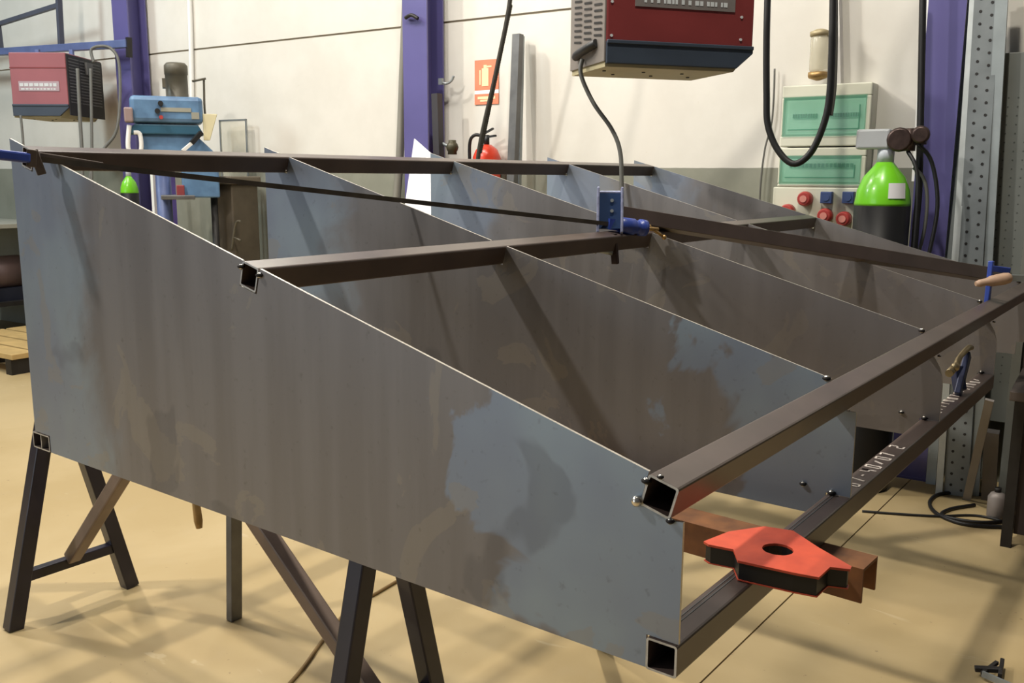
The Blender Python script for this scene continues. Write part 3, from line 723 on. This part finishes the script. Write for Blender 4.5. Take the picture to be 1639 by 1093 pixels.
# white sheet leaning on column
ws = thing('white_sheet', 'bright white folded sheet of card leaning at the foot of the middle column', 'card', W(wp(665, 300, .25)[0], .25, 0), AL)
def wl_(px, py, off): u, z = wp(px, py, off); p = W(u, off, z); return p
m = MB(); pts = [wl_(636, 420, .34), wl_(664, 222, .18), wl_(690, 245, .18), wl_(694, 430, .30)]
nn = WN * .006
m.add([p for p in pts] + [p + nn for p in pts], [(0,1,2,3), (7,6,5,4), (0,4,5,1), (1,5,6,2), (2,6,7,3), (3,7,4,0)]); m.build('sheet_panel', PAPER, ws, True)
m = MB(); pts = [wl_(662, 345, .37), wl_(682, 240, .19), wl_(720, 262, .19), wl_(700, 430, .37)]
m.add([p for p in pts] + [p + nn for p in pts], [(0,1,2,3), (7,6,5,4), (0,4,5,1), (1,5,6,2), (2,6,7,3), (3,7,4,0)]); m.build('folded_flap', PAPER, ws, True)

# electrical boxes
def ebox(a, b, label, name, dep=.13):
    (uL, zT), (uR, zB) = wp(*a, -.2 + dep), wp(*b, -.2 + dep)
    u = (uL + uR)/2; z = (zT + zB)/2; Wd = uL - uR; H = zT - zB
    r = wthing(name, label, 'electrical box', u, -.2 + dep, z, 'electrical boxes on the wall')
    return r, Wd, H
def breakers(r, y0, y1, z, n, hh=.010, tgt=None):
    m = MB()
    for i in range(n):
        y = y0 + (y1 - y0)*i/n; m.box((.006, y, z - hh), (.012, y + (y1-y0)/n*.7, z + hh))
    m.build('breaker_row', BLACK, r)
def ebody(r, Wd, H, dep, win, brk):
    z0, z1 = win
    # housing with a window recess
    m = MB(); m.box((.022, -Wd/2, -H/2), (dep, Wd/2, H/2)); m.box((0, -Wd/2, z1), (.022, Wd/2, H/2)); m.box((0, -Wd/2, -H/2), (.022, Wd/2, z0)); m.box((0, -Wd/2, z0), (.022, -Wd/2 + .025, z1)); m.box((0, Wd/2 - .012, z0), (.022, Wd/2, z1)); m.build('housing', CREAM, r, bevel=.006)
    MB().box((-.006, -Wd/2 + .02, z0 - .004), (-.001, Wd/2 - .01, z1 + .004)).build('window_door', GRNDOOR, r, bevel=.002)
    MB().box((.014, -Wd/2 + .03, z0 + .01), (.021, Wd/2 - .02, z1 - .01)).build('inner_panel', mat('pale_green_inner', rgb(176, 206, 188), .5), r)
    for b in brk: breakers(r, *b)
    mm = MB(); mm.box((-.008, -Wd/2 + .05, z1 - .045), (-.006, -Wd/2 + .055, z0 + .03)).box((-.008, -Wd/2 + .05, z0 + .03), (-.006, Wd/2 - .04, z0 + .035)).build('door_rib', mat('dark_green_line', rgb(70, 130, 105), .4), r)
r1, W1_, H1_ = ebox((1253, 138), (1390, 233), 'upper cream electrical box with green tinted window and breaker rows', 'electrical_box')
ebody(r1, W1_, H1_, .13, (-H1_*.33, H1_*.30), [(-.17, -.02, .0, 12), (.04, .17, .0, 10)])
r2, W2_, H2_ = ebox((1247, 237), (1383, 300), 'lower cream electrical box with green window above red and blue sockets', 'electrical_box')
ebody(r2, W2_, H2_, .13, (-H2_*.42, H2_*.28), [(-.16, .17, .01, 16)])
H3 = .30; m = MB(); m.box((0, -W2_/2 - .005, -H2_/2 - H3), (.13, W2_/2 + .02, -H2_/2 - .002)); m.build('socket_panel', CREAM, r2, bevel=.006)
def sock(px, py, mm, sq=False):
    u, z = wp(px, py, -.07); y = u - r2_u; z = z - r2_z
    m = MB()
    if sq: m.cbox((-.02, y, z), (.04, .058, .06))
    else: m.lathe_axis((0, y, z), (-.05, y, z), [(.038, 0), (.038, .6), (.03, 1)], 20)
    o = m.build('socket', mm, r2, bevel=.004 if sq else 0)
    MB().cyl((-.041 if sq else -.051, y, z), (-.044 if sq else -.056, y, z), .018, n=16).build('socket_face', mm if sq else mat('pale_red_face', rgb(215, 140, 130), .5), o)
r2_u = (wp(1247, 237, -.07)[0] + wp(1383, 300, -.07)[0])/2; r2_z = (wp(1247, 237, -.07)[1] + wp(1383, 300, -.07)[1])/2
sock(1290, 318, SOCKR); sock(1325, 316, SOCKB, True); sock(1360, 316, SOCKB, True); sock(1262, 338, SOCKR); sock(1322, 345, SOCKR); sock(1352, 350, SOCKR)
# air filter bowl
uf, zf = wp(1311, 88, -.1)
af = wthing('air_line_filter', 'clear and brass air line filter bowl on the wall above the electrical boxes', 'air filter', uf, -.1, zf)
hB = (wp(1311, 50, -.1)[1] - wp(1311, 132, -.1)[1]) / 2
MB().lathe_axis((0, 0, -hB*.7), (0, 0, hB*.75), [(.04, 0), (.046, .1), (.046, .9), (.04, 1)], 20).build('bowl', CLEAR, af)
MB().lathe_axis((0, 0, -hB), (0, 0, -hB*.68), [(.01, 0), (.045, .3), (.05, .5), (.05, 1)], 20).build('lower_cap', BRASS, af)
MB().lathe_axis((0, 0, hB*.72), (0, 0, hB), [(.05, 0), (.052, .6), (.02, 1)], 20).bar((.0, 0, hB*.8), (.1, 0, hB*.8), .03, .03).build('upper_cap', mat('dull_tan_cap', rgb(165, 152, 120), .5, .3), af)
# gas cylinders
def gas(px, py_sh, off, label, rad, zsh, cap):
    u, _ = wp(px, py_sh, off); r = wthing('gas_cylinder', label, 'gas cylinder', u, off, 0)
    MB().lathe_axis((0, 0, 0), (0, 0, zsh), [(rad*.93, 0), (rad, .02), (rad, 1)], 32).build('body', BLKCYL, r)
    H = .2 if cap else .13; MB().lathe_axis((0, 0, zsh), (0, 0, zsh + H), [(rad*1.0, 0), (rad*1.0, .06), (rad*.93, .35), (rad*.74, .66), (rad*.42, .9), (rad*.3, 1)], 32).build('shoulder', LIMEG, r)
    MB().cyl((0, 0, zsh + H), (0, 0, zsh + H + .07), rad*.3, n=20).build('neck_ring', mat('pale_neck', rgb(205, 212, 222), .5), r)
    if cap:
        MB().box((-.045, -.02, zsh + H + .06), (.05, .13, zsh + H + .15)).build('valve_guard', mat('pale_grey_valve_cap', rgb(182, 186, 190), .5), r, bevel=.01)
        m = MB(); z = zsh + H + .10
        m.lathe_axis((-.02, -.06, z), (-.06, -.065, z + .0), [(.05, 0), (.055, .2), (.055, .8), (.045, 1)], 16); m.lathe_axis((-.02, -.15, z + .02), (-.07, -.155, z + .02), [(.038, 0), (.04, .8), (.03, 1)], 16)
        m.cyl((0, .0, z - .01), (0, -.17, z), .022, n=12); m.cyl((-.02, -.10, z - .05), (-.02, -.10, z + .05), .03, n=12); m.build('regulator', mat('dark_bronze', rgb(72, 58, 54), .4, .5, .3, 30), r)
        m = MB(); 
        n = 8
        vs = []
        for i in range(n+1):
            a = math.radians(160 + 48 + 40*i/n - 10 + 4)
            for zz, rr_ in ((zsh + .035, rad*1.003), (zsh + .105, rad*.955)): vs.append((math.cos(a)*rr_, math.sin(a)*rr_, zz))
        m.add(vs, [(2*i, 2*i+1, 2*i+3, 2*i+2) for i in range(n)], 0, True); m.build('paper_label', PAPER, r)
        m = MB(); m.tube([(-.03, -.14, z - .02), (0, -.20, z - .1), (.0, -.24, z - .3), (-.02, -.22, z - .55), (0, -.19, z - .8)], .009, 8); m.tube([(-.03, -.10, z - .05), (-.06, -.16, z - .2), (-.06, -.165, z - .7)], .009, 8); m.build('gas_hose', BLACK, r)
    return r
rsh = wp(1420, 327, .35)[1]
gas(1412, 327, .25, 'black gas cylinder with lime green shoulder and regulator in front of the electrical boxes', .125, wp(1412, 329, .25)[1], True)
gas(207, 300, .35, 'black gas cylinder with green shoulder standing left of the far column', .068, wp(207, 309, .35)[1], False)
# far small posts under the drill press
tag(MB().bar(W(wp(245, 285, .25)[0], .25, 0), W(wp(245, 270, .25)[0], .25, wp(245, 262, .25)[1]), .035, .035).build('white_post', WHITE), 'thin white post just right of the far purple column', 'post')
tag(MB().bar(W(wp(272, 290, .2)[0], .2, 0), W(wp(272, 270, .2)[0], .2, wp(272, 262, .2)[1]), .05, .05).build('purple_post', mat('light_purple_post', rgb(118, 104, 190), .4)), 'slim light purple post under the drill press head', 'post')
uq, _ = wp(365, 330, .15)
cq = wthing('machine_stand', 'dark brown machine stand seen below the drill press table', 'machine stand', uq, .1, 0)
zq = wp(365, 282, .15)[1]
MB().box((-.1, -.11, .0), (.15, .11, zq - .06)).build('stand_body', mat('brown_olive_stand', rgb(84, 76, 64), .6, 0, .2, 8), cq, bevel=.01)
MB().box((-.13, -.14, zq - .06), (.16, .14, zq)).build('stand_top', mat('brown_olive_top', rgb(104, 96, 84), .6), cq, bevel=.01)
MB().tube([(-.12, -.10, zq - .55), (-.12, -.16, zq - .35), (-.12, -.22, zq - .33)], .01, 8).tube([(-.12, -.13, zq - .45), (-.12, -.21, zq - .47)], .008, sub=1).build('stand_lever', OLIVE, cq)

# ---------------- cables near the right
def free_cable(name, label, pts, off, r, m, group=None):
    P = [W(wp(x, y, off)[0], off, wp(x, y, off)[1]) for x, y in pts]
    return tag(MB().tube(P, r, 10, sub=10).build(name, m), label, 'cable', group)
free_cable('hanging_cable', 'thick black cable hanging in a loop in front of the electrical boxes', ((1230, -50), (1227, 60), (1227, 150), (1229, 200), (1245, 240), (1270, 262), (1297, 245), (1318, 200), (1328, 150), (1332, 60), (1334, -50)), .35, .016, BLACK)
free_cable('hanging_cable', 'thin grey cable hanging beside the thick loop in front of the boxes', ((1338, -50), (1338, 60), (1336, 140), (1330, 185)), .33, .009, HOSEG)
free_cable('wall_cable', 'thin dark cable dropping down the wall left of the electrical boxes', ((1240, 110), (1236, 190), (1224, 240), (1217, 300), (1214, 380)), -.17, .005, HOSEG)
free_cable('hanging_cable', 'black cable running down beside the right purple column', ((1478, -50), (1476, 60), (1473, 200), (1471, 300), (1466, 360), (1462, 420)), .16, .016, BLACK)
free_cable('hanging_cable', 'thin looped cable in front of the right purple column near the cylinder', ((1462, 268), (1478, 285), (1484, 320), (1479, 370), (1466, 420)), .2, .008, HOSEG)
tag(MB().bar(WB(1487, -60, -.1), WB(1465, 290, -.1), .03, .03, up=WD).build('white_trunking', WHITE), 'narrow white trunking left of the right purple column', 'trunking')

# ---------------- leaning rails and pegboard at right
def lean(name, label, bot, top, topoff, wd, dp_, m, holes=False, group='grey rails leaning in the right corner'):
    b = onz(*bot, 0); u, z = wp(*top, topoff); t = W(u, topoff, z)
    r = thing(name, label, 'steel rail', b, 0, group)
    mb = MB(); mb.bar(b, t, wd, dp_, up=WD.cross(Vector((0, 0, 1))))
    if holes:
        hb = mb; d = (t - b); L = d.length; d.normalize(); sx = WD; nrm = WN - d * WN.dot(d); nrm.normalize()
        n = int(L / .055)
        for c in (-1, 1):
            for i in range(n):
                p = b + d*(.03 + i*.055 + (.02 if c > 0 else 0)) + WD*(c*wd*.22) + nrm*(dp_/2)
                hb.cyl(p, p + nrm*.002, .007, n=6, mi=1)
    mb.build('rail_profile', [m, DARK], r, True)
    return r
lean('leaning_rail', 'plain pale grey rail leaning right beside the right purple column', (1490, 774), (1553, -20), -.14, .045, .03, mat('pale_rail', rgb(158, 166, 168), .42, .4, .12, 8))
lean('leaning_rail', 'bright whitish rail crossing in front of the plain rail', (1503, 790), (1560, -30), .02, .03, .02, mat('whitish_rail', rgb(200, 206, 206), .4, .3, .12, 8))
lean('leaning_rail', 'wide slotted rail with rows of holes leaning against the wall', (1530, 792), (1583, -40), .03, .105, .03, mat('slotted_rail_grey', rgb(128, 134, 136), .45, .4, .12, 10), True)
lean('leaning_rail', 'narrow grey rail behind the slotted one, along the pegboard', (1558, 792), (1607, -60), .04, .05, .03, mat('pale_rail', rgb(150, 156, 160), .42))
# pegboard cabinet
(uL, zT) = wp(1590, 86, -.02); uR = uL - 1.0
pg = wthing('pegboard_panel', 'grey perforated pegboard panel standing against the wall at the right edge', 'pegboard', (uL + uR)/2, -.02, .0)
mb = MB(); mb.box((0, -.5, .35), (.03, .5, zT)); mb.build('panel_sheet', DULL, pg, bevel=.003)
mb = MB()
for i in range(22):
    for j in range(34):
        mb.cyl((-.001, .42 - i*.04, zT - .2 - j*.04), (.0, .42 - i*.04, zT - .2 - j*.04), .004, n=5)
tag(mb.build('peg_holes', mat('peg_hole_dark', rgb(80, 84, 80), .8), pg), kind='stuff')
for y in (.485, .28, -.48): MB().box((-.03, y - .02, 0), (0, y + .02, zT - (.55 if y == .28 else 0))).build('panel_upright', mat('panel_upright_grey', rgb(128, 130, 124), .5, .2), pg)

# low bench with vise
pbn = Vector((3.25, -2.1, 0))
bn = thing('low_bench', 'dark low steel bench at the right edge with legs and shelf', 'bench', pbn, AL)
MB().box((-.25, -.5, .62), (.35, .28, .66)).build('bench_top', mat('worn_bench_top', rgb(84, 76, 72), .5, .3, .2, 8), bn, bevel=.004)
for x in (-.22, .31):
    for y in (.24, -.46): MB().box((x - .02, y - .02, 0), (x + .02, y + .02, .62)).build('leg', DARK, bn)
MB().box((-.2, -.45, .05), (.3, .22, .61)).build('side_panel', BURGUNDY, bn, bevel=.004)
MB().box((.31, -.5, .66), (.35, .28, 1.04)).build('dark_panel', BURGUNDY, bn, bevel=.004)  # dark panel added to fill the dark region behind the vise
vs_ = thing('bench_vise', 'grey bench vise on the low bench at the right edge', 'vise', pbn + Vector((-.08, .12, .66)), AL + .3)
MB().box((-.1, -.05, 0), (.1, .05, .04)).box((-.04, -.04, .04), (.04, .04, .09)).build('vise_base', DARK, vs_, bevel=.004)
MB().box((-.13, -.06, .09), (-.09, .08, .15)).box((-.03, -.06, .09), (.02, .08, .15)).build('jaw', GALV, vs_, bevel=.004)
MB().box((-.02, -.05, .09), (.14, .04, .14)).build('vise_body', GREYSTEEL, vs_, bevel=.006)
MB().cyl((-.2, .0, .09), (-.13, 0, .09), .012, n=12).cyl((-.19, -.08, .09), (-.19, .08, .09), .006, n=10).build('screw_handle', GALV, vs_)

# leaning bars / stand right of the low tube end
lean('leaning_bar', 'pale grey flat bar leaning beside the low bench', (1547, 800), (1584, 640), -.35 + .9, .035, .012, mat('pale_bar', rgb(136, 130, 126), .5, .3), group=None)
lean('leaning_bar', 'wide grey bar standing behind the canister', (1582, 800), (1588, 690), .3, .06, .03, mat('mid_bar', rgb(110, 104, 100), .5, .3), group=None)
cn = thing('canister', 'small pale metal canister on the floor by the low bench', 'canister', onz(1593, 828, 0))
MB().lathe_axis((0, 0, 0), (0, 0, .12), [(.034, 0), (.038, .06), (.038, .8), (.028, .95), (.016, 1)], 20).build('canister_body', mat('canister_grey', rgb(140, 132, 128), .5, .2), cn)
MB().cyl((0, 0, .12), (0, 0, .14), .014, n=12).build('cap', DARK, cn)
def floor_cable(label, pts, r, m, z=None):
    return tag(MB().tube([onz(x, y, r) for x, y in pts], r, 8, sub=8).build('floor_cable', m), label, 'cable')
floor_cable('dark cable looped on the floor in front of the leaning rails', ((1639, 840), (1600, 843), (1540, 838), (1500, 822), (1488, 805), (1500, 792), (1530, 788), (1560, 790), (1605, 798), (1630, 812), (1620, 830), (1570, 836), (1510, 826), (1520, 815), (1560, 808)), .0085, BLACK)
floor_cable('long dark cable lying across the floor at the right', ((1380, 818), (1430, 822), (1500, 826), (1570, 826), (1660, 850)), .006, BLACK)
floor_cable('thin brown cable curving over the floor under the frame', ((430, 1130), (480, 1075), (520, 1020), (560, 975), (610, 945), (660, 915), (700, 890)), .006, mat('brown_cable', rgb(120, 95, 55), .6))
# dark crate beneath far ribs, grey disc under the front
# ---------------- far left
bl = thing('workbench', 'workbench with a pale top at the far left edge', 'workbench', (2.98, 6.85, 0), AL)
MB().box((-.45, -.55, 1.02), (.45, .8, 1.06)).build('bench_top', mat('pale_bench_top', rgb(160, 160, 150), .5), bl, bevel=.004)
for x in (-.4, .4):
    for y in (-.5, .75): MB().box((x - .03, y - .03, 0), (x + .03, y + .03, 1.02)).build('leg', DARK, bl)
MB().box((-.3, -.45, .3), (.4, .7, .34)).build('shelf', DARK, bl)
gm = thing('grinder_motor', 'dark motor unit stored under the workbench at the far left', 'motor', (2.85, 6.62, .34), AL)
MB().cyl((-.2, 0, .25), (.2, 0, .25), .16, n=24).build('motor_body', mat('pinkish_grey_motor', rgb(100, 82, 80), .5, .2), gm)
MB().box((-.18, -.15, 0), (.18, .15, .12)).build('motor_foot', mat('dark_navy_foot', rgb(24, 28, 44), .5), gm)
pt = thing('board_platform', 'low platform of pale boards on the floor at the far left edge', 'platform', (2.45, 5.05, 0), AL)
for i in range(4): MB().box((-.42 + i*.215, -.32, .12), (-.235 + i*.215, .95, .16)).build('board', WOOD, pt, bevel=.003)
for i in range(3): MB().box((-.42, -.30 + i*.55, 0), (.41, -.22 + i*.55, .12)).build('bearer', DARK, pt)
